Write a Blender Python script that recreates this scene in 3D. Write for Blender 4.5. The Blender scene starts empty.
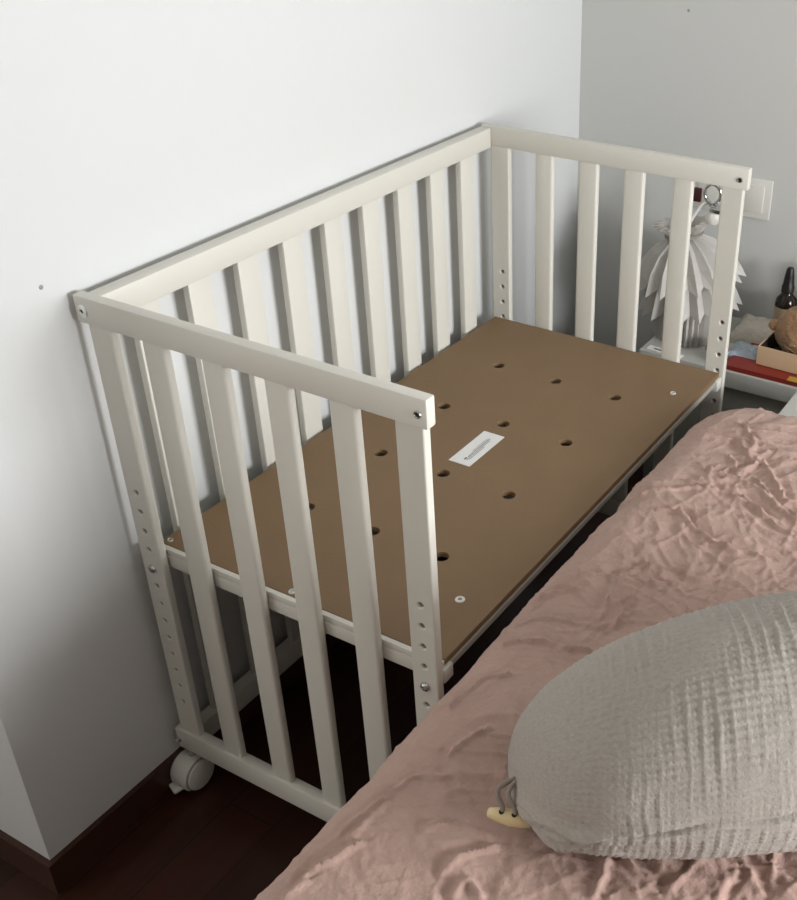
import bpy, bmesh, math, random
import numpy as np
from mathutils import Vector, Matrix, Euler
random.seed(3); np.random.seed(3)
SC=0.78            # everything below is laid out in units of 0.78 m and scaled to metres at the end
scene=bpy.context.scene; C=scene.collection
PI=math.pi
# ------------------------------------------------------------------ materials
def lin(c):
    return tuple((x/12.92 if x<=.04045 else ((x+.055)/1.055)**2.4) for x in [v/255 for v in c])+(1,)
def mat(name,col,rough=.5,metal=0,spec=.5,bump=None,vary=None,sheen=0):
    """col: sRGB 0-255.  bump=(scale,strength,detail)  vary=(scale,amount)"""
    m=bpy.data.materials.new(name); m.use_nodes=True; n=m.node_tree.nodes; l=m.node_tree.links
    b=n['Principled BSDF']; b.inputs['Base Color'].default_value=lin(col); b.inputs['Roughness'].default_value=rough
    b.inputs['Metallic'].default_value=metal; b.inputs['Specular IOR Level'].default_value=spec
    if sheen: b.inputs['Sheen Weight'].default_value=sheen; b.inputs['Sheen Roughness'].default_value=.6
    tc=n.new('ShaderNodeTexCoord')
    if vary:
        t=n.new('ShaderNodeTexNoise'); t.inputs['Scale'].default_value=vary[0]; t.inputs['Detail'].default_value=5
        l.new(tc.outputs['Object'],t.inputs['Vector'])
        mx=n.new('ShaderNodeMix'); mx.data_type='RGBA'
        c=lin(col); a=vary[1]
        mx.inputs['A'].default_value=tuple(max(0,v*(1-a)) for v in c[:3])+(1,)
        mx.inputs['B'].default_value=tuple(min(1,v*(1+a)) for v in c[:3])+(1,)
        l.new(t.outputs['Fac'],mx.inputs['Factor']); l.new(mx.outputs['Result'],b.inputs['Base Color'])
    if bump:
        t=n.new('ShaderNodeTexNoise'); t.inputs['Scale'].default_value=bump[0]; t.inputs['Detail'].default_value=bump[2]
        l.new(tc.outputs['Object'],t.inputs['Vector'])
        bp=n.new('ShaderNodeBump'); bp.inputs['Strength'].default_value=bump[1]; bp.inputs['Distance'].default_value=.01
        l.new(t.outputs['Fac'],bp.inputs['Height']); l.new(bp.outputs['Normal'],b.inputs['Normal'])
    return m
M={}
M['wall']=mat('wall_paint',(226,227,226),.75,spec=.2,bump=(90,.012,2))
M['front_wall']=mat('front_wall_bounce',(200,196,190),.7)  # unseen front wall, tone set for the light it bounces
M['wall_shaded']=mat('shaded_wall_tone',(206,206,203),.75,spec=.2,bump=(90,.012,2))  # back wall's shade put into a darker copy of the wall colour
M['ceil']=mat('ceiling_paint',(225,225,222),.8)
M['white']=mat('white_lacquer',(222,219,209),.42,spec=.45,bump=(35,.03,2))
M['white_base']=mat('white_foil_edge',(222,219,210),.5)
M['board']=mat('brown_hardboard',(132,107,79),.55,spec=.3,vary=(9,.10),bump=(220,.05,2))
M['edge_shaded']=mat('shaded_edging',(172,169,160),.5)  # shade from the bed put into the colour of the right edging
M['sticker']=mat('paper_sticker',(236,236,234),.6)
M['ink']=mat('grey_print',(95,95,95),.7)
M['steel']=mat('steel',(190,190,188),.25,metal=1)
M['dark_steel']=mat('socket_black',(14,14,14),.5)
M['insert']=mat('hole_plug_tone',(128,118,104),.6)  # grey-brown plugs added to darken the post holes
M['nickel']=mat('nickel_washer',(225,225,222),.28,metal=.9)
M['plastic']=mat('white_plastic',(218,216,208),.4)
M['plastic_d']=mat('grey_plastic',(150,147,138),.5)
M['pad_white']=mat('pad_white',(240,238,232),.5)
M['skirt']=mat('baseboard_wood',(62,34,22),.45,vary=(12,.25))
M['linen']=mat('pink_linen',(184,154,142),.95,spec=.12,vary=(70,.05),bump=(170,.22,7),sheen=.12)
M['cord']=mat('grey_cord',(150,141,131),.9)
M['bead']=mat('pale_wood_bead',(226,205,158),.5,vary=(40,.08))
M['paper']=mat('white_paper',(246,243,238),.85,spec=.2)
M['glass_dark']=mat('amber_glass',(30,20,14),.15)
M['rubber']=mat('black_rubber',(16,15,14),.45)
M['bottle_label']=mat('bottle_label',(176,158,134),.7)
M['plush']=mat('brown_plush',(205,152,98),1,spec=.1,vary=(90,.16),bump=(420,1,3),sheen=.5)
M['thread']=mat('dark_thread',(50,32,22),.9)
M['card']=mat('beige_card',(210,180,146),.8,spec=.2)
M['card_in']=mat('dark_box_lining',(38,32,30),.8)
M['red']=mat('red_cover',(140,42,32),.45)
M['yellow']=mat('yellow_cover',(196,158,66),.5)
M['cloth']=mat('white_cotton',(214,208,196),.95,spec=.1,bump=(120,.3,2))
M['packet']=mat('pale_blue_plastic',(178,192,204),.35,vary=(25,.2))
M['sock_dark']=mat('dark_red_switch',(60,22,26),.35)
M['chrome']=mat('chrome',(200,200,200),.12,metal=1)
M['ns']=mat('white_cabinet',(206,206,200),.45)
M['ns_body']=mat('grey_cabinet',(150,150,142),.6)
M['matt']=mat('mattress_ticking',(220,218,210),.9)
M['frame']=mat('window_frame_white',(235,235,232),.4)
def floor_mat():
    m=mat('dark_wood_floor',(46,22,15),.33,spec=.4); n=m.node_tree.nodes; l=m.node_tree.links
    b=n['Principled BSDF']; tc=n['Texture Coordinate']
    mp=n.new('ShaderNodeMapping'); mp.inputs['Rotation'].default_value=(0,0,PI/2)
    l.new(tc.outputs['Object'],mp.inputs['Vector'])
    br=n.new('ShaderNodeTexBrick'); br.inputs['Scale'].default_value=1; br.inputs['Brick Width'].default_value=1.0
    br.inputs['Row Height'].default_value=.09; br.inputs['Mortar Size'].default_value=.0012
    br.inputs['Color1'].default_value=lin((70,36,25)); br.inputs['Color2'].default_value=lin((55,28,19)); br.inputs['Mortar'].default_value=lin((24,13,9))
    l.new(mp.outputs['Vector'],br.inputs['Vector'])
    m2=n.new('ShaderNodeMapping'); m2.inputs['Scale'].default_value=(60,4,4); l.new(tc.outputs['Object'],m2.inputs['Vector'])
    t=n.new('ShaderNodeTexNoise'); t.inputs['Scale'].default_value=1; t.inputs['Detail'].default_value=6; l.new(m2.outputs['Vector'],t.inputs['Vector'])
    mx=n.new('ShaderNodeMix'); mx.data_type='RGBA'; mx.blend_type='MULTIPLY'; mx.inputs['Factor'].default_value=.6
    l.new(br.outputs['Color'],mx.inputs['A']); l.new(t.outputs['Color'],mx.inputs['B']); l.new(mx.outputs['Result'],b.inputs['Base Color'])
    return m
M['floor']=floor_mat()
def muslin_mat():
    m=mat('grey_muslin',(166,158,147),.95,spec=.1,sheen=.2); n=m.node_tree.nodes; l=m.node_tree.links
    b=n['Principled BSDF']; tc=n['Texture Coordinate']
    bp0=None
    for prof,rot,sc,st in (('v',0,1500,.10),('u',PI/2,1500,.10)):
        mp=n.new('ShaderNodeMapping'); mp.inputs['Rotation'].default_value=(0,0,rot); l.new(tc.outputs['UV'],mp.inputs['Vector'])
        w=n.new('ShaderNodeTexWave'); w.inputs['Scale'].default_value=sc/6.28; w.inputs['Distortion'].default_value=1.5; w.inputs['Detail'].default_value=2
        w.inputs['Detail Scale'].default_value=3
        l.new(mp.outputs['Vector'],w.inputs['Vector'])
        bp=n.new('ShaderNodeBump'); bp.inputs['Strength'].default_value=st; bp.inputs['Distance'].default_value=.002
        l.new(w.outputs['Fac'],bp.inputs['Height'])
        if bp0: l.new(bp0.outputs['Normal'],bp.inputs['Normal'])
        bp0=bp
    t=n.new('ShaderNodeTexNoise'); t.inputs['Scale'].default_value=420; t.inputs['Detail'].default_value=5; l.new(tc.outputs['UV'],t.inputs['Vector'])
    bp=n.new('ShaderNodeBump'); bp.inputs['Strength'].default_value=.32; bp.inputs['Distance'].default_value=.003
    l.new(t.outputs['Fac'],bp.inputs['Height']); l.new(bp0.outputs['Normal'],bp.inputs['Normal']); bp0=bp
    l.new(bp0.outputs['Normal'],b.inputs['Normal'])
    t=n.new('ShaderNodeTexNoise'); t.inputs['Scale'].default_value=160; t.inputs['Detail'].default_value=4; l.new(tc.outputs['UV'],t.inputs['Vector'])
    mx=n.new('ShaderNodeMix'); mx.data_type='RGBA'; mx.inputs['A'].default_value=lin((154,147,139)); mx.inputs['B'].default_value=lin((186,178,169))
    l.new(t.outputs['Fac'],mx.inputs['Factor']); l.new(mx.outputs['Result'],b.inputs['Base Color'])
    return m
M['muslin']=muslin_mat()
# ------------------------------------------------------------------ helpers
def link(name,me,m,parent=None):
    o=bpy.data.objects.new(name,me); C.objects.link(o)
    if m is not None: me.materials.append(m)
    if parent: o.parent=parent
    return o
def from_bm(name,bm,m,parent=None,smooth=True):
    me=bpy.data.meshes.new(name); bm.normal_update(); bm.to_mesh(me); bm.free()
    if smooth:
        me.polygons.foreach_set('use_smooth',[True]*len(me.polygons))
        try: me.set_sharp_from_angle(angle=math.radians(38))
        except Exception: pass
    return link(name,me,m,parent)
def add_box(bm,x0,x1,y0,y1,z0,z1,bev=0.,seg=2,mtx=None):
    vs=[bm.verts.new((x,y,z)) for x in (x0,x1) for y in (y0,y1) for z in (z0,z1)]
    f=[(0,1,3,2),(4,6,7,5),(0,4,5,1),(2,3,7,6),(0,2,6,4),(1,5,7,3)]
    fs=[bm.faces.new([vs[i] for i in q]) for q in f]
    if bev>0:
        es=list({e for q in fs for e in q.edges})
        r=bmesh.ops.bevel(bm,geom=es,offset=bev,segments=(4 if bev>.004 else seg),affect='EDGES',profile=.5)
        vs=list({v for q in r['faces'] for v in q.verts}|{v for v in vs if v.is_valid})
    if mtx is not None:
        bmesh.ops.transform(bm,matrix=mtx,verts=[v for v in vs if v.is_valid])
def box(name,m,parent,x0,x1,y0,y1,z0,z1,bev=.002):
    bm=bmesh.new(); add_box(bm,x0,x1,y0,y1,z0,z1,bev); return from_bm(name,bm,m,parent)
def add_lathe(bm,prof,seg=32,mtx=None):
    """prof [(r,z)..] round the local z axis"""
    rings=[]
    for r,z in prof:
        if r<1e-6: rings.append([bm.verts.new((0,0,z))])
        else: rings.append([bm.verts.new((r*math.cos(2*PI*i/seg),r*math.sin(2*PI*i/seg),z)) for i in range(seg)])
    for a,b in zip(rings,rings[1:]):
        for i in range(seg):
            j=(i+1)%seg
            if len(a)==1 and len(b)==1: continue
            if len(a)==1: bm.faces.new((a[0],b[j],b[i]))
            elif len(b)==1: bm.faces.new((a[i],a[j],b[0]))
            else: bm.faces.new((a[i],a[j],b[j],b[i]))
    if mtx is not None: bmesh.ops.transform(bm,matrix=mtx,verts=[v for r in rings for v in r])
def lathe(name,m,parent,prof,mtx=None,seg=32):
    bm=bmesh.new(); add_lathe(bm,prof,seg,mtx); bmesh.ops.recalc_face_normals(bm,faces=bm.faces); return from_bm(name,bm,m,parent)
def tube_bm(bm,pts,r,seg=10):
    pts=[Vector(p) for p in pts]; rings=[]
    up=Vector((0.13,.21,1)).normalized()
    for i,p in enumerate(pts):
        t=(pts[min(i+1,len(pts)-1)]-pts[max(i-1,0)]).normalized()
        a=t.cross(up)
        if a.length<1e-3: a=t.cross(Vector((1,0,0)))
        a.normalize(); b=t.cross(a)
        rr=r[i] if isinstance(r,(list,tuple)) else r
        rings.append([bm.verts.new(p+a*rr*math.cos(2*PI*k/seg)+b*rr*math.sin(2*PI*k/seg)) for k in range(seg)])
    for A,B in zip(rings,rings[1:]):
        for k in range(seg): bm.faces.new((A[k],A[(k+1)%seg],B[(k+1)%seg],B[k]))
    bm.faces.new(rings[0][::-1]); bm.faces.new(rings[-1])
def spline(pts,n=12):
    pts=[Vector(p) for p in pts]; P=[pts[0]]+pts+[pts[-1]]; out=[]
    for i in range(1,len(P)-2):
        for k in range(n):
            t=k/n; a,b,c,d=P[i-1],P[i],P[i+1],P[i+2]
            out.append(.5*((2*b)+(c-a)*t+(2*a-5*b+4*c-d)*t*t+(3*b-a-3*c+d)*t**3))
    out.append(pts[-1]); return out
def empty(name,label,cat,loc=(0,0,0),group=None):
    o=bpy.data.objects.new(name,None); C.objects.link(o); o.location=loc; o.empty_display_size=.05
    return tag(o,label,cat,group)
def tag(o,label,cat,group=None):
    o['label']=label; o['category']=cat
    if group: o['group']=group
    return o
def struct(o): o['kind']='structure'; return o
def plate_with_holes(name,m,parent,outline,holes,depth,bev,mtx,nseg=24):
    """flat outline (2-D polygon) with round holes, extruded to depth, edges eased"""
    cu=bpy.data.curves.new(name,'CURVE'); cu.dimensions='2D'; cu.fill_mode='BOTH'
    cu.extrude=depth/2-bev; cu.bevel_depth=bev; cu.bevel_resolution=2; cu.offset=-bev
    def poly(pts):
        s=cu.splines.new('POLY'); s.points.add(len(pts)-1)
        for p,q in zip(s.points,pts): p.co=(q[0],q[1],0,1)
        s.use_cyclic_u=True
    poly(outline)
    for cx,cy,r in holes: poly([(cx+r*math.cos(2*PI*i/nseg),cy+r*math.sin(2*PI*i/nseg)) for i in range(nseg)])
    t=bpy.data.objects.new('tmp',cu); C.objects.link(t)
    dg=bpy.context.evaluated_depsgraph_get()
    me=bpy.data.meshes.new_from_object(t.evaluated_get(dg)); me.name=name
    bpy.data.objects.remove(t); bpy.data.curves.remove(cu)
    me.materials.clear(); me.transform(mtx)
    bm=bmesh.new(); bm.from_mesh(me); bmesh.ops.remove_doubles(bm,verts=bm.verts,dist=1e-5); bmesh.ops.recalc_face_normals(bm,faces=bm.faces); bm.to_mesh(me); bm.free()
    me.polygons.foreach_set('use_smooth',[False]*len(me.polygons))
    return link(name,me,m,parent)
# numpy noise ------------------------------------------------------
def _hash(ix,iy,seed):
    h=(ix.astype(np.int64)*374761393+iy.astype(np.int64)*668265263+seed*1274126177)&0xffffffff
    h=((h^(h>>13))*1274126177)&0xffffffff
    return ((h^(h>>16))&0xffff)/65535.0
def vnoise(x,y,seed=0):
    ix=np.floor(x);iy=np.floor(y);fx=x-ix;fy=y-iy
    ux=fx*fx*fx*(fx*(fx*6-15)+10);uy=fy*fy*fy*(fy*(fy*6-15)+10)
    a=_hash(ix,iy,seed);b=_hash(ix+1,iy,seed);c=_hash(ix,iy+1,seed);d=_hash(ix+1,iy+1,seed)
    return ((a+(b-a)*ux)*(1-uy)+(c+(d-c)*ux)*uy)*2-1
def fbm(x,y,seed=0,o=4):
    s=0;a=1;t=0
    for k in range(o):
        s=s+a*vnoise(x,y,seed+k*17); t+=a; a*=.5; c,sn=math.cos(.7),math.sin(.7); x,y=(x*c-y*sn)*2.03+3.1,(x*sn+y*c)*2.03+1.7
    return s/t
def ridge(x,y,seed=0,o=3):
    s=0;a=1;t=0
    for k in range(o):
        s=s+a*(1-np.abs(vnoise(x,y,seed+k*13)))**3; t+=a; a*=.5; c,sn=math.cos(.5),math.sin(.5); x,y=(x*c-y*sn)*2.1+5.3,(x*sn+y*c)*2.1+2.9
    return s/t
def grid_mesh(name,P,m,parent=None,closed_v=False,uv=None):
    """P: (nu,nv,3)"""
    nu,nv=P.shape[:2]; me=bpy.data.meshes.new(name)
    idx=np.arange(nu*nv).reshape(nu,nv)
    if closed_v: nxt=np.roll(idx,-1,axis=1); A=idx[:-1];B=nxt[:-1];D=nxt[1:];E=idx[1:]
    else: A=idx[:-1,:-1];B=idx[:-1,1:];D=idx[1:,1:];E=idx[1:,:-1]
    F=np.stack([A,B,D,E],-1).reshape(-1,4)
    me.from_pydata(P.reshape(-1,3).tolist(),[],F.tolist())
    if uv is not None:
        l=me.uv_layers.new(name='UVMap'); vi=np.zeros(len(me.loops),int); me.loops.foreach_get('vertex_index',vi)
        l.data.foreach_set('uv',uv.reshape(-1,2)[vi].ravel())
    me.polygons.foreach_set('use_smooth',[True]*len(me.polygons)); me.update()
    return link(name,me,m,parent)
# ------------------------------------------------------------------ the room
FZ=-.015; WX=-.020; WY=1.69; WE=-.306
struct(box('floor',M['floor'],None,-1.2,3.5,-3.3,WY+.1,FZ-.1,FZ,0))
struct(box('ceiling',M['ceil'],None,-1.2,3.5,-3.3,WY+.1,3.2,3.3,0))
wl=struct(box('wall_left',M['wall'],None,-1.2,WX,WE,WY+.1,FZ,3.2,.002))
struct(box('wall_back',M['wall_shaded'],None,WX,3.5,WY,WY+.1,FZ,3.2,0))
W2=(-2.9,-1.05,.35,2.2); X2=-.9
bm=bmesh.new()
add_box(bm,X2-.15,X2,-3.3,W2[0],FZ,3.2); add_box(bm,X2-.15,X2,W2[1],WE,FZ,3.2)
add_box(bm,X2-.15,X2,W2[0],W2[1],FZ,W2[2]); add_box(bm,X2-.15,X2,W2[0],W2[1],W2[3],3.2)
struct(from_bm('wall_recess',bm,M['wall'],None,False))
bm=bmesh.new(); fw=.05
add_box(bm,X2-.1,X2-.05,W2[0],W2[0]+fw,W2[2],W2[3]); add_box(bm,X2-.1,X2-.05,W2[1]-fw,W2[1],W2[2],W2[3])
add_box(bm,X2-.1,X2-.05,W2[0]+fw,W2[1]-fw,W2[2],W2[2]+fw); add_box(bm,X2-.1,X2-.05,W2[0]+fw,W2[1]-fw,W2[3]-fw,W2[3])
struct(from_bm('fill_window',bm,M['frame'],None,False))  # unseen window, added for the fill light on the crib front
struct(box('wall_front',M['front_wall'],None,-1.2,3.5,-3.4,-3.3,FZ,3.2,0))
WIN=(-.45,.80,.92,1.80); RX=3.2
bm=bmesh.new()
add_box(bm,RX,RX+.15,-3.3,WIN[0],FZ,3.2); add_box(bm,RX,RX+.15,WIN[1],WY,FZ,3.2)
add_box(bm,RX,RX+.15,WIN[0],WIN[1],FZ,WIN[2]); add_box(bm,RX,RX+.15,WIN[0],WIN[1],WIN[3],3.2)
struct(from_bm('wall_right',bm,M['wall'],None,False))
struct(box('shade_block_right',M['wall'],None,2.0,RX,1.22,WY,FZ,1.30,.004))  # unseen block, added to shade the back wall
bm=bmesh.new(); fw=.05
add_box(bm,RX+.05,RX+.1,WIN[0],WIN[0]+fw,WIN[2],WIN[3]); add_box(bm,RX+.05,RX+.1,WIN[1]-fw,WIN[1],WIN[2],WIN[3])
add_box(bm,RX+.05,RX+.1,WIN[0]+fw,WIN[1]-fw,WIN[2],WIN[2]+fw); add_box(bm,RX+.05,RX+.1,WIN[0]+fw,WIN[1]-fw,WIN[3]-fw,WIN[3])
ym=(WIN[0]+WIN[1])/2; add_box(bm,RX+.05,RX+.1,ym-.03,ym+.03,WIN[2]+fw,WIN[3]-fw)
struct(from_bm('window_1',bm,M['frame'],None,False))
def skirt(name,pts,m):   # baseboard strips with an eased top edge
    bm=bmesh.new()
    for a in pts: add_box(bm,*a,FZ,.061,0)
    return struct(from_bm(name,bm,m))
skirt('baseboard_left',[(WX,WX+.012,WE-.012,WY)],M['skirt'])
skirt('baseboard_recess',[(X2,WX,WE-.012,WE)],M['skirt'])
skirt('baseboard_back',[(WX+.012,3.2,WY-.012,WY)],M['skirt'])
for y,z,ax in ((-.04,1.09,0),(.47,1.15,1)):
    if ax==0: mt=Matrix.Translation((WX,y,z))@Matrix.Rotation(PI/2,4,'Y')
    else: mt=Matrix.Translation((.28,WY,1.268))@Matrix.Rotation(PI/2,4,'X')
    lathe('nail_hole',M['ns_body'],wl,[(0,.0008),(.0025,.0008),(.004,.0002),(.004,0)],mt,10)
# wall switch plate
sw=empty('light_switch','square white light switch with rocker in a double wall plate on the back wall','light switch',(.445,WY,.83))
SM=Matrix.Identity(4)
box('cover_plate',M['plastic'],sw,-.115,.107,-.009,0,-.053,.053,.004)
box('rocker',M['plastic'],sw,.016,.088,-.0135,-.004,-.036,.036,.003)
box('socket_insert',M['plastic'],sw,-.096,-.012,-.0125,-.004,-.036,.036,.003)
box('indicator',M['sock_dark'],sw,-.104,-.083,-.02,-.01,-.033,.004,.002)
# ------------------------------------------------------------------ the crib
W=.66; L=1.1833; H=1.0666; T=.0205
crib=empty('crib','white slatted bedside crib on castors with one open long side and bare brown base board','crib',(0,0,FZ))
crib.location=(0,0,0)
SX=[(.128,.174),(.251,.297),(.372,.418),(.490,.537)]
HZ=[.711-.0404*i for i in range(13)]
for end in (0,1):
    y0=0 if end==0 else L-T; y1=y0+T
    box('top_rail',M['white'],crib,(-.008 if end==0 else 0),W+.003*end,y0,y1,1.0205,H,.003)
    r=box('bottom_rail',M['white'],crib,0,W,y0-(.003 if end==0 else 0),y1+(.003 if end==1 else 0),.09,.142,.003)
    for a,b in (SX if end==0 else [(.145,.191),(.259,.307),(.373,.422),(.492,.538)]): box('slat',M['white'],crib,a,b,y0+.002,y1-.002,.138,1.024,.0055)
    for a,b in (((.0125,.0625),(.604,.652)) if end==0 else ((.024,.073),(.605,.6535))):
        cx=.037 if a<.3 else (.628 if end==0 else .636)
        if a<.3 and end==1: cx=.052
        mt=Matrix.Translation((0,(y0+y1)/2,0))@Matrix.Rotation(PI/2,4,'X')
        po=plate_with_holes('post',M['white'],crib,[(a,.138),(b,.138),(b,1.024),(a,1.024)],[(cx,z,.0047) for k,z in enumerate(HZ) if k!=4],T-.004,.003,mt,16)
        bm=bmesh.new()
        fl=-1 if end==0 else 1; yo=y0+.002 if end==0 else y1-.002
        add_lathe(bm,[(0,.0035),(.0035,.0035),(.0042,.006),(.0072,.0045),(.0088,.001),(.0088,-.001)],20,Matrix.Translation((cx,yo,HZ[4]))@Matrix.Rotation(PI/2*(1 if end==0 else -1),4,'X'))
        bmesh.ops.recalc_face_normals(bm,faces=bm.faces); from_bm('bolt',bm,M['steel'],po)
        for k,z in enumerate(HZ):
            if k!=4: lathe('hole_plug',M['insert'],po,[(0,.002),(.0054,.002),(.0054,-.002),(0,-.002)],Matrix.Translation((cx,(y0+y1)/2+fl*.0025,z))@Matrix.Rotation(PI/2,4,'X'),14)
    for x in (.009,.645):
        yo=y0 if end==0 else y0
        rot=Matrix.Translation((x,yo,1.0415))@Matrix.Rotation(PI/2,4,'X')
        big=(x<.3)
        R=.0115 if big else .0062
        b=lathe('bolt',M['nickel'] if big else M['steel'],crib,[(.0032,.0006),(.0042,.0022),(R*.8,.0022),(R,.0005),(R,-.001)],rot,20); b['label']='steel bolt head with hex socket'
        lathe('bolt_socket',M['dark_steel'],b,[(0,.0008),(.0045,.0008),(.0045,0)],rot,12)
lathe('bolt',M['steel'],crib,[(0,.0006),(.0045,.0006),(.006,.0022),(.0085,.0005),(.0085,-.001)],Matrix.Translation((.004,-.003,.112))@Matrix.Rotation(PI/2,4,'X'),18)
box('back_rail',M['white'],crib,-.003,.0275,T,L-T,1.0165,1.0625,.003)
box('back_bottom_rail',M['white'],crib,-.001,.0275,T,L-T,.075,.125,.003)
for k in range(9):
    yc=1.066-.1195*k
    box('back_slat',M['white'],crib,.007,.0225,yc-.026,yc+.026,.12,1.02,.0025)
# base: white frame, brown board with 12 ventilation holes, sticker, screws
BX0,BX1,BY0,BY1=.034,.6456,.0315,1.1575
fr=box('base_frame',M['white_base'],crib,.022,.6515,T+.0005,.046,.549,.5765,.002)
fr['label']='white support bar under the board end'
box('base_frame',M['white_base'],crib,.022,.6515,L-.046,L-T-.0005,.549,.5765,.002)
bm=bmesh.new(); add_box(bm,BX1-.016,BX1+.002,.046,L-.046,.564,.5765,.001); fo=from_bm('base_edging',bm,M['edge_shaded'],crib)
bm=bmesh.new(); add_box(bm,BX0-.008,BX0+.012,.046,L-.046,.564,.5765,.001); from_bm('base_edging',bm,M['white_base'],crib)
holes=[(.1876+.1516*c,.9285-.2263*r,.0132) for r in range(4) for c in range(3)]
bd=plate_with_holes('base_board',M['board'],crib,[(BX0,BY0),(BX1,BY0),(BX1,BY1),(BX0,BY1)],holes,.0120,.0012,Matrix.Translation((0,0,.58305)),32)
bd['label']='brown hardboard base with twelve round holes'
ZB=.589
box('white_lip',M['white_base'],bd,BX0,BX1,T+.001,BY0-.0005,.5768,.5885,.001)
st=box('sticker',M['sticker'],bd,.321,.371,.522,.656,ZB-.0003,ZB+.0005,0)
bm=bmesh.new(); rnd=random.Random(5)
for k,(x,y0,y1,w) in enumerate(((.3475,.540,.549,.0032),(.3525,.540,.628,.0013),(.3485,.552,.634,.0015),(.3565,.545,.60,.001),(.3445,.575,.63,.0008))):
    y=y0
    while y<y1:
        d=rnd.uniform(.004,.010); e=min(y+d,y1); add_box(bm,x-w/2,x+w/2,y,e,ZB+.0004,ZB+.0008); y=e+.0012
pt=from_bm('printed_text',bm,M['ink'],st,False)
for x,y,k in ((.585,.166,0),(.594,1.011,1),(.331,.041,1),(.047,.043,2)):
    R=(.0085,.0068,.005)[k]
    s=lathe('screw',M['pad_white'] if k==0 else M['plastic'],bd,[(.0038,.0008),(.0048,.0028),(R*.8,.0028),(R,.0012),(R,-.001)],Matrix.Translation((x,y,ZB)),20)
    lathe('screw_recess',M['steel'] if k else M['plastic_d'],s,[(0,.0012),(.0045,.0012),(.0045,0)],Matrix.Translation((x,y,ZB)),12)
# castors
def castor(cx,cy,brake):
    ax=Matrix.Translation((cx,cy,0))
    RR=.0375; zc=FZ+RR+.003
    bm=bmesh.new()
    # hood: rounded shell over the pair of wheels
    n=26; half=.021; rings=[]
    for i in range(n+1):
        a=math.radians(-38+256*i/n); rr=RR+.003
        rings.append([(y,z) for y,z in [(rr*math.cos(a),rr*math.sin(a))]][0])
    for sgn,x0,x1 in ((0,-half,half),):
        A=[bm.verts.new((x0+.004,y,z)) for y,z in rings]; B=[bm.verts.new((x1-.004,y,z)) for y,z in rings]
        A2=[bm.verts.new((x0,y*.93,z*.93)) for y,z in rings]; B2=[bm.verts.new((x1,y*.93,z*.93)) for y,z in rings]
        for i in range(n):
            bm.faces.new((A[i],A[i+1],B[i+1],B[i])); bm.faces.new((A2[i],A2[i+1],A[i+1],A[i])); bm.faces.new((B[i],B[i+1],B2[i+1],B2[i]))
        bm.faces.new(A2[::-1]); bm.faces.new(B2)
    bmesh.ops.recalc_face_normals(bm,faces=bm.faces)
    bmesh.ops.transform(bm,matrix=Matrix.Translation((cx,cy,zc)),verts=bm.verts)
    cs=from_bm('castor',bm,M['plastic'],crib)
    for s in (-1,1):
        mt=Matrix.Translation((cx+s*half,cy,zc))@Matrix.Rotation(PI/2*s,4,'Y')
        w_=lathe('wheel',M['plastic_d'],cs,[(RR*.80,.004),(RR*.96,.003),(RR,-.002),(RR,-.014),(RR*.9,-.016)],mt,40); w_['label']='grey tyre ring'
        lathe('wheel_cap',M['plastic'],w_,[(0,.0085),(RR*.80,.0085),(RR*.90,.0065),(RR*.92,.003),(RR*.90,.001)],mt,40)
    lathe('stem',M['steel'],cs,[(0,.0),(.008,.0),(.008,.03),(0,.03)],Matrix.Translation((cx+.004,cy+.006,.0605)),14)
    if brake:
        bm=bmesh.new(); add_box(bm,-.014,.014,-.017,.012,-.004,.004,.003,2,Matrix.Translation((cx-.006,cy-RR+.004,zc-.018))@Matrix.Rotation(math.radians(8),4,'X')@Matrix.Rotation(-.35,4,'Z'))
        from_bm('brake_pedal',bm,M['plastic'],cs)
        bm=bmesh.new()
        for k in range(3): add_box(bm,-.009+k*.007,-.005+k*.007,-.003,.003,-.002,.002,0,1,Matrix.Translation((cx,cy-RR*.99,zc-.006+.0015*k))@Matrix.Rotation(.6,4,'Y'))
        from_bm('brake_mark',bm,M['plastic_d'],cs,False)
castor(.016,.004,True); castor(.630,.012,True); castor(.040,L-.012,False); castor(.630,L-.012,False)
# ------------------------------------------------------------------ bed and its cover
bed=empty('bed','white double bed frame whose headboard corner shows behind the pink cover','bed',(0,0,0))
box('mattress',M['matt'],bed,.740,1.93,-1.2,.93,.24,.603,.05)
box('bed_base',M['ns'],bed,.745,1.93,-1.2,.93,FZ,.239,.01)
hb=box('headboard',M['ns'],bed,.832,1.93,1.026,1.24,FZ,.597,.004)
# ------------------------------------------------------------------ muslin nursing pillow
SEC=[(.8671,-.1415,.6439,.0126,.0094),(.8852,-.1559,.6673,.0459,.034),(.8967,-.1599,.6792,.0628,.0465),(.9141,-.1642,.6927,.0819,.0607),(.9357,-.1639,.7078,.1035,.0767),(.9552,-.1606,.7171,.1167,.0865),(.9781,-.1513,.727,.1308,.0969),(.9995,-.1395,.7347,.1416,.1049),(1.0251,-.1226,.7416,.1514,.1122),(1.0503,-.1045,.7462,.158,.1171),(1.0799,-.0817,.7515,.1656,.1227),(1.1157,-.0539,.7566,.1728,.128),(1.1562,-.0201,.7596,.1771,.1312),(1.1959,.0141,.7613,.1795,.133),(1.2393,.0514,.7622,.1808,.1339),(1.2909,.0954,.7608,.1788,.1324),(1.3546,.1495,.7562,.1722,.1276),(1.4202,.2112,.7445,.1557,.1153),(1.4655,.2652,.728,.1322,.0979),(1.497,.3066,.7053,.0999,.074),(1.5119,.35,.665,.0255,.0189)]
S=np.array(SEC); sl=np.concatenate([[0],np.cumsum(np.linalg.norm(np.diff(S[:,:3],axis=0),axis=1))])
nu=330; nv=420
tt=np.linspace(0,1,nu); tt=sl[-1]*(tt*.85+.15*(1-np.cos(PI*tt))/2)
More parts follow.
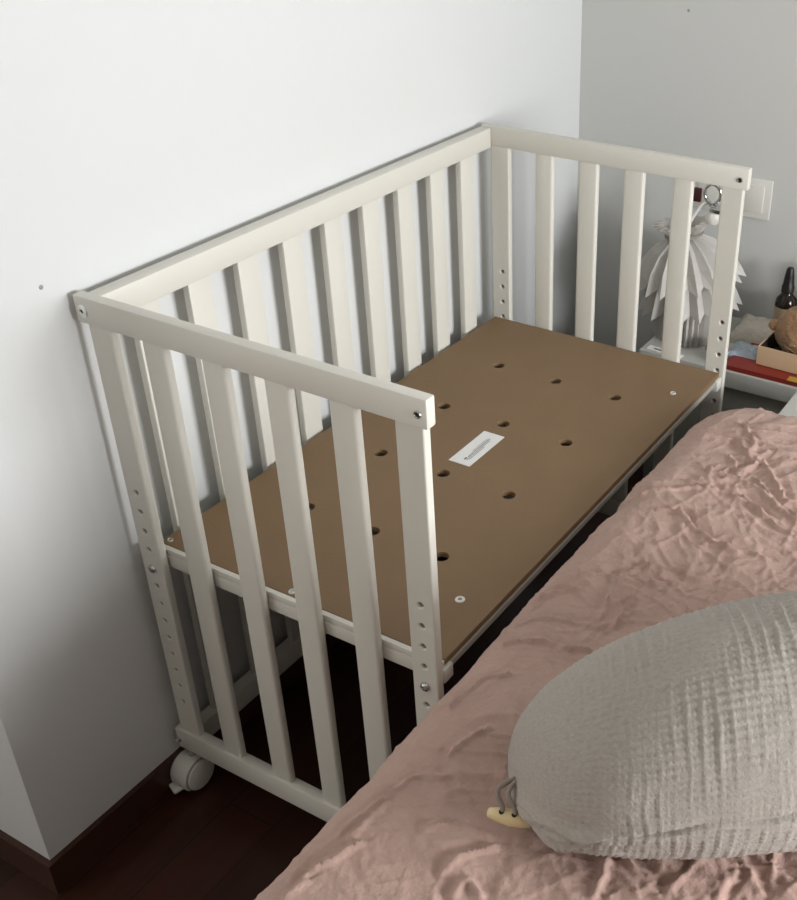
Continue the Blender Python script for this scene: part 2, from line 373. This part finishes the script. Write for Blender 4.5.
sec=np.stack([np.interp(tt,sl,S[:,k]) for k in range(5)],1)
for k in range(5):
    ker=np.ones(9)/9; pad=np.pad(sec[:,k],4,mode='edge'); sm=np.convolve(pad,ker,'valid'); wgt=np.clip((np.arange(nu)-6)/12,0,1)*np.clip((nu-7-np.arange(nu))/12,0,1); sec[:,k]=sec[:,k]*(1-wgt)+sm*wgt
th=np.linspace(0,2*PI,nv,endpoint=False)
nx,ny=-.495,.869
UU,TH=np.meshgrid(tt,th,indexing='ij')
aa=sec[:,3][:,None]; bb=sec[:,4][:,None]
ct,sn=np.cos(TH),np.sin(TH)
e=1.0
cu=np.sign(ct)*np.abs(ct)**e; su=np.sign(sn)*np.abs(sn)**e
VV=TH*.155
# puckered double gauze
wob=.45*fbm(UU*8,VV*9,101,3)+.16*fbm(UU*45,VV*30,102,2)
skew=UU+.12*np.clip(-(np.sin(TH)),0,1)*(VV-.5)*.6
env=np.clip(.6+1.3*fbm(UU*14,VV*9,103,3),.05,1.7)
tipf=np.clip((UU-.04)/.14,0,1)
lf=np.clip(1.15-UU/.22,0,1)
rib=np.sin(2*PI*(skew/.0165+wob)); rib2=np.sin(2*PI*(skew/.0083+1.8*wob)+.6)
brk=.7+.6*fbm(UU*40,VV*60,105,2)
cr=np.sin(2*PI*(VV/.0105+.5*fbm(UU*9,VV*9,107,3)))
ta=.85+.15*np.clip(UU/.2,0,1)
hh=ta*(.0008*env*rib*brk*(1-.5*lf)+.0008*rib2*brk*(.6+.5*env+.5*lf)+.0005*tipf*cr*(.6+.7*fbm(UU*10,VV*10,108,2))+.0008*rib2*cr*(.7+.5*lf)+.0006*fbm(UU*80,VV*80,109,3))
hh+=.004*fbm(UU*7,VV*7,113,3)
low=np.exp(-((TH-3.5)/.4)**2)*np.clip((.25-UU)/.1,0,1)
fold=0
for k,(t0_,slope,amp) in enumerate(((3.22,-.3,.006),(3.42,-.9,.008),(3.58,-1.2,.007),(3.05,.3,.005),(3.30,-1.8,.005))):
    dd=(TH-(t0_+slope*(UU-.05)+.10*fbm(UU*18,UU*0+k,140+k,2)))*np.maximum(aa,.03)
    fold=fold+1.5*amp*np.where(dd<0,np.exp(-(dd/.012)**2),np.exp(-(dd/.003)**2))*np.clip(UU/.03,0,1)*np.clip((.16+.03*k-UU)/.08,0,1)
hh+=fold-.003*low
gat=np.exp(-((UU-.02)/.03)**2)
hh+=.0022*gat*np.sin(TH*11+3*fbm(UU*20,TH*1.2,131,2))*np.clip(UU/.012,0,1)
# seam
sth=2.93+.47*np.exp(-np.maximum(UU-.03,0)/.13)+.02*np.sin(UU*60)
sd=(TH-sth)*aa
hh+=-.0050*np.exp(-(sd/.0026)**2)+.0022*np.exp(-((sd-.007)/.004)**2)
A_=aa*.978+hh; B_=bb*.985+hh; sec[:,2]+=.007
PX_=sec[:,0][:,None]+nx*A_*cu; PY_=sec[:,1][:,None]+ny*A_*cu; PZ_=sec[:,2][:,None]+B_*su
PZ_=np.where(PZ_<.640,.640-(.640-PZ_)*.2,PZ_)
uv=np.stack([UU,VV],-1)
pil=empty('pillow','long grey muslin nursing pillow with crinkled weave lying on the pink duvet','pillow',(0,0,0))
body=grid_mesh('pillow_cover',np.stack([PX_,PY_,PZ_],-1),M['muslin'],pil,True,uv)
# cap the two ends
bm=bmesh.new(); bm.from_mesh(body.data); bmesh.ops.holes_fill(bm,edges=[e for e in bm.edges if e.is_boundary],sides=0); bmesh.ops.recalc_face_normals(bm,faces=bm.faces); bm.to_mesh(body.data); bm.free()
# cord loop and toggle
t0=Vector((.8930,-.2330,.658)); t1=Vector((.9501,-.2194,.658)); d=(t1-t0); ln_=d.length; q=d.to_track_quat('Z','Y').to_matrix().to_4x4()
tg=lathe('toggle',M['bead'],pil,[(0,0),(.0042,.0004),(.0062,.002),(.0092,.014),(.0108,ln_*.5),(.0092,ln_-.014),(.0062,ln_-.002),(.0042,ln_-.0004),(0,ln_)],Matrix.Translation(t0)@q,24)
tg['label']='pale wooden toggle'
hp=[t0+d*.34+Vector((0,0,.0088)),t0+d*.62+Vector((0,0,.0088))]
for k,hpt in enumerate(hp):
    lathe('toggle_hole',M['thread'],tg,[(0,.0006),(.0036,.0006),(.0036,-.002)],Matrix.Translation(hpt+Vector((0,-.002,.0008))),12)
top=Vector((.9145,-.190,.692))
for k,hpt in enumerate(hp):
    bm=bmesh.new()
    mid=(hpt+top)/2+Vector((-.012+.006*k,-.012,.012))
    tube_bm(bm,spline([hpt+Vector((0,0,-.004)),hpt+Vector((-.001,.001,.007)),mid,top+Vector((-.002+.004*k,-.006,.002)),top+Vector((.012,.016,-.004))],10),.0032,10)
    from_bm('cord',bm,M['cord'],pil)
# ------------------------------------------------------------------ duvet, pressed down under the pillow
CRE=[[(0.796,0.619),(0.857,0.614),(0.914,0.603),(0.968,0.58),(1.027,0.562)],[(0.813,0.671),(0.856,0.661),(0.906,0.655),(0.948,0.634),(1.018,0.588)],[(0.832,0.738),(0.866,0.697),(0.898,0.691),(0.945,0.643)],[(0.867,0.679),(0.882,0.718),(0.899,0.753)],[(0.894,0.75),(0.933,0.706),(0.966,0.656)],[(0.81,0.858),(0.844,0.817),(0.866,0.784)],[(0.759,0.794),(0.814,0.799),(0.852,0.796),(0.886,0.789)],[(0.888,0.734),(0.828,0.794)],[(0.787,0.5),(0.825,0.512),(0.848,0.499)],[(0.825,0.512),(0.868,0.479),(0.916,0.457),(0.961,0.453)],[(0.825,0.33),(0.86,0.347),(0.915,0.356)],[(0.815,0.283),(0.832,0.326)],[(0.823,0.279),(0.875,0.305),(0.902,0.326)],[(0.73,0.539),(0.792,0.587),(0.853,0.612)],[(0.905,0.445),(0.958,0.461),(1.01,0.463)],[(0.907,0.621),(0.971,0.571),(1.033,0.545)],[(0.961,0.63),(0.994,0.617),(1.012,0.606)],[(0.966,0.656),(1.0,0.642)],[(0.726,0.115),(0.768,0.144),(0.8,0.154),(0.852,0.156)],[(0.737,0.061),(0.784,0.089),(0.822,0.095),(0.856,0.108)],[(0.724,0.183),(0.744,0.207),(0.771,0.228)],[(0.839,0.181),(0.825,0.251),(0.816,0.29)],[(0.73,0.164),(0.734,0.224),(0.774,0.275)],[(0.865,0.172),(0.866,0.222),(0.865,0.256)],[(0.742,-0.093),(0.753,-0.031),(0.78,0.007)],[(0.727,-0.412),(0.73,-0.365),(0.743,-0.315),(0.754,-0.259)],[(0.759,-0.336),(0.762,-0.298),(0.767,-0.277)],[(0.747,-0.417),(0.761,-0.37),(0.777,-0.338)],[(0.754,-0.259),(0.778,-0.218),(0.81,-0.194)],[(0.79,-0.164),(0.796,-0.132),(0.81,-0.103)],[(0.887,-0.33),(0.896,-0.285),(0.917,-0.256)],[(0.917,-0.345),(0.918,-0.318),(0.944,-0.329)],[(0.833,-0.281),(0.854,-0.251),(0.899,-0.243)],[(0.746,-0.444),(0.754,-0.418)],[(1.046,-0.203),(1.062,-0.265)],[(1.068,-0.194),(1.107,-0.207)],[(1.189,-0.12),(1.226,-0.164)],[(1.189,-0.147),(1.187,-0.192)],[(1.22,-0.092),(1.232,-0.128)],[(1.13,-0.213),(1.144,-0.186),(1.146,-0.149)]]
xs=np.concatenate([np.arange(0,.90,.0034),np.linspace(.905,1.49,50)])
ys=np.concatenate([np.linspace(-1.25,-.56,50),np.arange(-.556,1.30,.0034)])
xi,yi,r=.771,.917,.088; rc=.07; zc=.553
a,b=np.meshgrid(xs+xi-.34,ys,indexing='ij')
qx=np.minimum(a-(xi+rc),0); qy=np.maximum(b-(yi-rc),0)
ln=np.hypot(qx,qy)+1e-9; dist=np.maximum(ln-rc,0); dx=qx/ln; dy=qy/ln
ang=np.minimum(dist,r*PI/2)/r; tail=np.maximum(dist-r*PI/2,0)
off=np.where(dist>0,r*np.sin(ang),0)
X=np.where(dist>0,a-dx*dist+dx*off,a); Y=np.where(dist>0,b-dy*dist+dy*off,b)
Z=zc+r*np.cos(ang)-tail
tail_w=np.clip(tail/.1,0,1)
X=X+tail_w*.012*(-dx); Y=Y+tail_w*.012*(-dy)
N=np.stack([dx*np.sin(ang),dy*np.sin(ang),np.cos(ang)],-1)
# creases: long soft rolls, fine crumples, plus the individual folds
wx=a+.03*fbm(a*9,b*9,40,2); wy=b+.03*fbm(a*9,b*9,50,2)
def rotc(x,y,t): return x*math.cos(t)+y*math.sin(t),-x*math.sin(t)+y*math.cos(t)
def sharp(x,y,seed,o=2,pw=5):
    q=0;A=1;t=0
    for k in range(o):
        q=q+A*(1-np.abs(vnoise(x,y,seed+k*13)))**pw; t+=A; A*=.55; c,sn=math.cos(.9),math.sin(.9); x,y=(x*c-y*sn)*1.9+5.3,(x*sn+y*c)*1.9+2.9
    return q/t
h=.0055*fbm(a*3.5,b*3.5,3,2)
inner=np.clip((a-.735)/.07,.55,1)*(1-.5*np.clip((-.12-b)/.15,0,1))*(1-.2*np.clip((b-.5)/.2,0,1))
for t,fu,fv,am,sd_,th_ in ((-22,3.5,13,.0050,7,.45),(62,4,14,.0046,23,.45),(-35,6,34,.0030,33,.40),(25,7,36,.0028,43,.38),(80,7,38,.0026,53,.40),(-60,9,50,.0018,63,.5),(10,9,54,.0016,73,.5)):
    u,v=rotc(wx,wy,math.radians(t)); mm=np.clip(th_+.12+1.3*fbm(a*3.3+sd_,b*3.3,60+sd_,2),0,1)
    h+=(1.25 if fv<30 else 1.7)*am*mm*inner*sharp(u*fu,v*fv,sd_,1,6)
h+=.0012*fbm(a*30,b*30,77,3)+.0006*fbm(a*110,b*110,78,2)
far=np.clip((b-.40)/.25,0,1)*np.clip((a-.76)/.1,0,1); h+=.0055*far*sharp(wx*13+3,wy*13,91,2,7)
h-=.010*np.exp(-((b-.515)/.028)**2)*np.exp(-((a-.69)/.06)**2)
h+=.0016*np.sin(b*34+3*fbm(a*5,b*5,12,2))*np.clip(1-(a-.70)/.1,0,1)*np.clip(.5+fbm(a*2,b*4,15,2),0,1)
def seg_d(px,py,ax,ay,bx,by):
    vx,vy=bx-ax,by-ay; t=np.clip(((px-ax)*vx+(py-ay)*vy)/(vx*vx+vy*vy),0,1)
    nx,ny=-vy,vx; l=math.hypot(vx,vy)
    return np.hypot(px-ax-t*vx,py-ay-t*vy),((px-ax)*nx+(py-ay)*ny)/l
ca=a+.006*fbm(a*40,b*40,5,2); cb=b+.006*fbm(a*40,b*40,6,2)
for k,pl in enumerate(CRE):
    P=spline([(p[0],p[1],0) for p in pl],5) if len(pl)>2 else [Vector((p[0],p[1],0)) for p in pl]
    D=np.full(a.shape,9.); S=np.zeros(a.shape)
    for p0,p1 in zip(P,P[1:]):
        d,s=seg_d(ca,cb,p0.x,p0.y,p1.x,p1.y); mk=d<D; D=np.where(mk,d,D); S=np.where(mk,s,S)
    w=.0034+.0009*math.sin(k*2.3); A=(.0072+.0016*math.sin(k*1.7))*(.6 if k>33 else 1)
    h+=A*np.exp(-(D/w)**2)-.0026*np.exp(-((D-.011)/.007)**2)*(S>0)
# hollow where the pillow lies
pd,_=seg_d(a,b,.93,-.165,1.42,.2); h-=.016*np.exp(-(pd/.11)**4)
h*=(1-.55*np.clip(tail/.06,0,1))
h=np.maximum(h,-.014)
h=np.where((dist>0)&(N[...,2]<.35),np.minimum(h,.006),h)
P=np.stack([X,Y,Z],-1)+N*h[...,None]
cs_=.006; gx0,gy0=.80,-.50; gn=(160,200); und=np.full(gn,9.)
ix=np.clip(((PX_-gx0)/cs_).astype(int),0,gn[0]-1); iy=np.clip(((PY_-gy0)/cs_).astype(int),0,gn[1]-1)
np.minimum.at(und,(ix.ravel(),iy.ravel()),PZ_.ravel())
for _ in range(2):
    q=np.pad(und,1,mode='edge'); und=np.min([q[1+dx_:1+dx_+gn[0],1+dy_:1+dy_+gn[1]] for dx_ in (-1,0,1) for dy_ in (-1,0,1)],axis=0)
jx=((P[...,0]-gx0)/cs_).astype(int); jy=((P[...,1]-gy0)/cs_).astype(int)
ok=(jx>=0)&(jy>=0)&(jx<gn[0])&(jy<gn[1])
lim=np.where(ok,und[np.clip(jx,0,gn[0]-1),np.clip(jy,0,gn[1]-1)]-.0015,9.)
td,_=seg_d(P[...,0],P[...,1],t0.x,t0.y,t1.x,t1.y); lim=np.where(td<.017,np.minimum(lim,t0.z-.0115),lim)
P[...,2]=np.minimum(P[...,2],np.maximum(lim,.628))
P[...,2]=np.maximum(P[...,2],.02)
P2=np.stack([X,Y,Z],-1)-N*.0185; P2[...,2]=np.maximum(P2[...,2],.018)
du=grid_mesh('duvet',np.concatenate([P,P2[::-1],P[:1]],0),M['linen'])
bm=bmesh.new(); bm.from_mesh(du.data); bmesh.ops.remove_doubles(bm,verts=[v for v in bm.verts if v.co.x>1.7 or v.co.z<.5],dist=1e-6)
for side in (0,1):
    be=[e for e in bm.edges if e.is_boundary]
    if be: bmesh.ops.holes_fill(bm,edges=be,sides=0)
bmesh.ops.recalc_face_normals(bm,faces=bm.faces); bm.to_mesh(du.data); bm.free()
tag(du,'crumpled dusty pink linen duvet covering the bed beside the crib','duvet')
# ------------------------------------------------------------------ nightstand and what stands on it
NZ=.494
ns=empty('nightstand','white nightstand in the corner behind the crib, cluttered with small things','nightstand',(.75,1.52,FZ))
ns.location=(0,0,0)
box('top_drawer',M['ns'],ns,.352,1.12,1.353,1.676,.449,NZ,.003)
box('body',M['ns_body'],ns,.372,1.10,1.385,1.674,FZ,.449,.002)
# pleated lampshade of white paper in three tiers
lamp=empty('paper_lamp','white pleated paper lampshade in three tiers standing on the nightstand','lamp',(.422,1.502,NZ))
def pleat(name,rows,npl,tilt,zz,seed,sub=2):
    """rows: (radius, z, pleat depth, hem drop)"""
    bm=bmesh.new(); rg=random.Random(seed); K=npl*2
    jit=[rg.uniform(-.04,.04) for _ in range(K)]; jr=[rg.uniform(.992,1.008) for _ in range(K)]
    R=[]
    for r,z,dp,drop in rows:
        ring=[]
        for i in range(K):
            an=2*PI*(i+jit[i])/K; o=(i%2==0)
            rr=r*jr[i]+(dp if o else -dp)
            p=Vector((rr*math.cos(an),rr*math.sin(an),z-(drop if o else -drop)-zz))
            p=Matrix.Rotation(tilt,3,'Y')@p; p.z+=zz
            ring.append(bm.verts.new(p))
        R.append(ring)
    for A,B in zip(R,R[1:]):
        for i in range(K):
            j=(i+1)%K; bm.faces.new((A[i],B[i],B[j],A[j]))
    r=bmesh.ops.solidify(bm,geom=bm.faces[:],thickness=.0012)
    bmesh.ops.recalc_face_normals(bm,faces=bm.faces)
    return from_bm(name,bm,M['paper'],lamp,False)
TL=math.radians(-10)
pleat('lower_tier',[(.074,.20,.005,0),(.079,.1,.006,0),(.084,.003,.007,0)],36,0,0,1)
pleat('middle_tier',[(.078,.205,.006,0),(.102,.150,.010,0),(.123,.090,.014,.008)],19,math.radians(-7),.1,2)
pleat('upper_tier',[(.036,.272,.006,0),(.080,.244,.010,0),(.112,.206,.013,0),(.135,.160,.015,.009)],19,TL,.1,3)
pleat('ruffle',[(.036,.272,.006,0),(.044,.290,.010,0),(.066,.308,.014,0)],19,TL,.1,3)
def xf(p): 
    q=Matrix.Rotation(TL,3,'Y')@Vector((p[0],p[1],p[2]-.1)); q.z+=.1; return q
bm=bmesh.new(); tube_bm(bm,[xf((.047*math.cos(2*PI*i/24),.047*math.sin(2*PI*i/24),.276)) for i in range(25)],.0035,8); from_bm('string_tie',bm,M['cord'],lamp)
bm=bmesh.new(); tube_bm(bm,spline([(-.035,0,.27),(0,0,.34),(.02,.01,.362),(.034,.01,.352),(.040,.01,.335)],8),.004,8); from_bm('lamp_cord',bm,M['paper'],lamp)
lathe('lamp_socket',M['plastic'],lamp,[(0,.0),(.016,.001),(.02,.01),(.019,.022),(.014,.03),(0,.031)],Matrix.Translation((.040,.0,.318))@Matrix.Rotation(.25,4,'Y'),24)
lathe('socket_collar',M['chrome'],lamp,[(.0,.03),(.016,.03),(.018,.034),(.018,.042),(.012,.046),(0,.046)],Matrix.Translation((.040,.0,.318))@Matrix.Rotation(.25,4,'Y'),24)
bm=bmesh.new(); tube_bm(bm,[(.037+.021*math.cos(2*PI*i/28),.0,.391+.024*math.sin(2*PI*i/28)) for i in range(29)],.0045,10); from_bm('hanging_ring',bm,M['chrome'],lamp)
# papers, red ball, cloth, packet, red booklet, box, plush, bottles
bm=bmesh.new(); add_box(bm,-.05,.05,-.012,.012,0,.004,.001,1,Matrix.Translation((.418,1.368,NZ))@Matrix.Rotation(-.1,4,'Z')); pp=from_bm('paper_slip',bm,M['paper'],None)
tag(pp,'small white paper slip with dark marks at the foot of the pleated lampshade','paper')
bm=bmesh.new(); add_box(bm,-.03,-.008,-.004,.001,.004,.0048); add_box(bm,.006,.026,-.005,0,.004,.0048)
ink=from_bm('print_mark',bm,M['ink'],pp,False); ink.matrix_basis=Matrix.Translation((.418,1.368,NZ))@Matrix.Rotation(-.1,4,'Z')
rb=lathe('rattle',M['red'],None,[(0,0),(.014,.001),(.026,.010),(.030,.026),(.026,.042),(.014,.052),(0,.054)],Matrix.Translation((.548,1.40,NZ)),24)
tag(rb,'round red toy ball half hidden behind the rear right crib post','toy')
lathe('rim',M['packet'],rb,[(.0302,.022),(.0316,.026),(.0302,.030)],Matrix.Translation((.548,1.40,NZ)),24)
# folded white cloth
n=46; uu,vv=np.meshgrid(np.linspace(-1,1,n),np.linspace(-1,1,n),indexing='ij')
def lump(name,m,cx,cy,rx,ry,hz,seed,amp,ex=.6,fr=3):
    ht=hz*np.clip(1-np.maximum(np.abs(uu),np.abs(vv))**4,0,1)**ex*(1+amp*fbm(uu*fr+seed,vv*fr,seed,3)+amp*.8*(ridge(uu*1.2,vv*fr,seed+3,2)-.5))
    return grid_mesh(name,np.stack([cx+rx*uu*(1+.06*vv),cy+ry*vv*(1-.05*uu),NZ+.0005+np.maximum(ht,0)],-1),m)
tag(lump('folded_cloth',M['cloth'],.590,1.575,.062,.06,.048,11,.2,.6,1.6),'crumpled white cotton cloth folded beside the crib post, before the back wall','cloth')
tag(lump('plastic_packet',M['packet'],.605,1.462,.045,.042,.022,19,.25,.6,2),'pale blue plastic packet lying between white cloth and red booklet','packet')
bk=empty('booklet','red and yellow glossy booklet under the beige box on the nightstand','booklet',(.70,1.43,NZ))
bm=bmesh.new()
v=[bm.verts.new(p) for p in ((-.125,-.068,0),(.22,-.068,0),(.22,.09,0),(-.10,.09,0),(-.125,-.068,.012),(.22,-.068,.012),(.22,.09,.012),(-.10,.09,.012))]
for f in ((3,2,1,0),(4,5,6,7),(0,1,5,4),(1,2,6,5),(2,3,7,6),(3,0,4,7)): bm.faces.new([v[i] for i in f])
from_bm('cover',bm,M['red'],bk,False)
bm=bmesh.new(); add_box(bm,.048,.215,-.070,-.045,.0115,.0135,.0005,1); from_bm('yellow_band',bm,M['yellow'],bk)
bm=bmesh.new(); add_box(bm,-.10,.21,-.066,.088,.002,.010); from_bm('pages',bm,M['paper'],bk)
BZ=NZ+.0137
bx=empty('cardboard_box','shallow open beige card box holding the brown plush toy','box',(.652,1.405,BZ))
bw,bd_,bh,bt=.26,.13,.05,.003
bm=bmesh.new(); add_box(bm,0,bw,0,bt,0,bh); add_box(bm,0,bw,bd_-bt,bd_,0,bh); add_box(bm,0,bt,bt,bd_-bt,0,bh); add_box(bm,bw-bt,bw,bt,bd_-bt,0,bh)
s=from_bm('side',bm,M['card'],bx,False)
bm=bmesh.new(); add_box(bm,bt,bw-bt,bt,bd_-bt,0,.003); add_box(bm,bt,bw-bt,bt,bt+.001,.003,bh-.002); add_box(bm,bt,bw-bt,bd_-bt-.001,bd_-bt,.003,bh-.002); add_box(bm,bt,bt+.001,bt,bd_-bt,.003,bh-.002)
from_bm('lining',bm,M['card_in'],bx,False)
bx.rotation_euler=(0,0,-.04)
pl=empty('plush_toy','round fuzzy brown plush toy lying in the beige box','plush toy',(.765,1.470,BZ+.003))
def blob(name,m,parent,cx,cy,cz,rx,ry,rz,seed,amp,nu=80,nv=110,fq=13):
    ph=np.linspace(.001,PI-.001,nu); t=np.linspace(0,2*PI,nv,endpoint=False); PH,TT=np.meshgrid(ph,t,indexing='ij')
    ux,uy,uz=np.sin(PH)*np.cos(TT),np.sin(PH)*np.sin(TT),np.cos(PH)
    k=1+amp*(fbm(ux*fq+uz*5,uy*fq-uz*7,seed,3))+.05*fbm(ux*2+3,uy*2+uz*2,seed+9,2)
    o=grid_mesh(name,np.stack([cx+rx*ux*k,cy+ry*uy*k,cz+rz*uz*k],-1),m,parent,True); return o
blob('body',M['plush'],pl,0,0,.078,.092,.052,.076,5,.04)
blob('snout',M['plush'],pl,-.093,-.004,.084,.018,.018,.014,8,.04,40,50)
blob('ear',M['plush'],pl,.055,-.005,.142,.03,.02,.016,9,.05,40,50)
bm=bmesh.new(); tube_bm(bm,spline([(.015,-.034,.137),(.03,-.036,.133),(.055,-.036,.131)],8),.004,8); from_bm('stitched_mouth',bm,M['thread'],pl)
def bottle(x,y,lab,sc=1.,label=True):
    bt=empty('dropper_bottle',lab,'bottle',(x,y,NZ+.0005))
    lathe('glass',M['glass_dark'],bt,[(0,0),(.026*sc,.0),(.0285*sc,.004),(.0285*sc,.10),(.026*sc,.115),(.017*sc,.126),(.0135*sc,.132),(.0135*sc,.136),(0,.136)],None,36)
    lathe('bottle_label',M['bottle_label'],bt,[(.0287*sc,.02),(.0290*sc,.02),(.0290*sc,.096),(.0287*sc,.096)],None,36)
    lathe('cap',M['rubber'],bt,[(0,.134),(.0165*sc,.134),(.0165*sc,.150),(.0145*sc,.154),(.0125*sc,.176),(.0095*sc,.196),(.0075*sc,.2),(0,.2005)],None,30)
bottle(.650,1.605,'dark amber dropper bottle with tall black cap behind the plush toy')
bottle(.697,1.645,'dark bottle at the right picture edge, right of the dropper bottle',.9)
# ------------------------------------------------------------------ light, camera
w=bpy.data.worlds.new('World'); scene.world=w; w.use_nodes=True
bg=w.node_tree.nodes['Background']; bg.inputs['Color'].default_value=(.80,.9,1,1); bg.inputs['Strength'].default_value=.6
ld=bpy.data.lights.new('window_daylight','AREA'); ld.shape='RECTANGLE'; ld.size=(WIN[3]-WIN[2]-.1); ld.size_y=(WIN[1]-WIN[0]-.1); ld.energy=56; ld.color=(.97,.985,1)
lo=bpy.data.objects.new('window_daylight',ld); C.objects.link(lo); lo.location=(RX+.14,(WIN[0]+WIN[1])/2,(WIN[2]+WIN[3])/2); lo.rotation_euler=(0,PI/2,0)
l2=bpy.data.lights.new('added_fill_light','AREA'); l2.shape='RECTANGLE'; l2.size=W2[3]-W2[2]-.1; l2.size_y=W2[1]-W2[0]-.1; l2.energy=10.5; l2.color=(1,.91,.81)  # added fill for the wall return and the crib's front faces
lo=bpy.data.objects.new('added_fill_light',l2); C.objects.link(lo); lo.location=(X2-.14,(W2[0]+W2[1])/2,(W2[2]+W2[3])/2); lo.rotation_euler=(0,-PI/2,0)
cd=bpy.data.cameras.new('camera'); co=bpy.data.objects.new('camera',cd); C.objects.link(co); scene.camera=co
cd.sensor_fit='HORIZONTAL'; cd.sensor_width=36; cd.lens=1095.1684*36/797; cd.shift_x=-149.44/797; cd.shift_y=7.78/797; cd.clip_start=.02
co.location=(1.4072659,-1.0081068,1.7530922); co.rotation_euler=(1.0161540,-.0110921,.5176248)
scene.view_settings.view_transform='Standard'; scene.view_settings.look='None'; scene.view_settings.gamma=1; scene.view_settings.use_curve_mapping=False
scene.view_settings.exposure=0.0
# ------------------------------------------------------------------ to metres
done=set()
for o in scene.objects:
    o.location=o.location*SC
    if o.type=='MESH' and o.data.name not in done:
        done.add(o.data.name); o.data.transform(Matrix.Scale(SC,4))
l2.size*=SC; l2.size_y*=SC; ld.size*=SC; ld.size_y*=SC
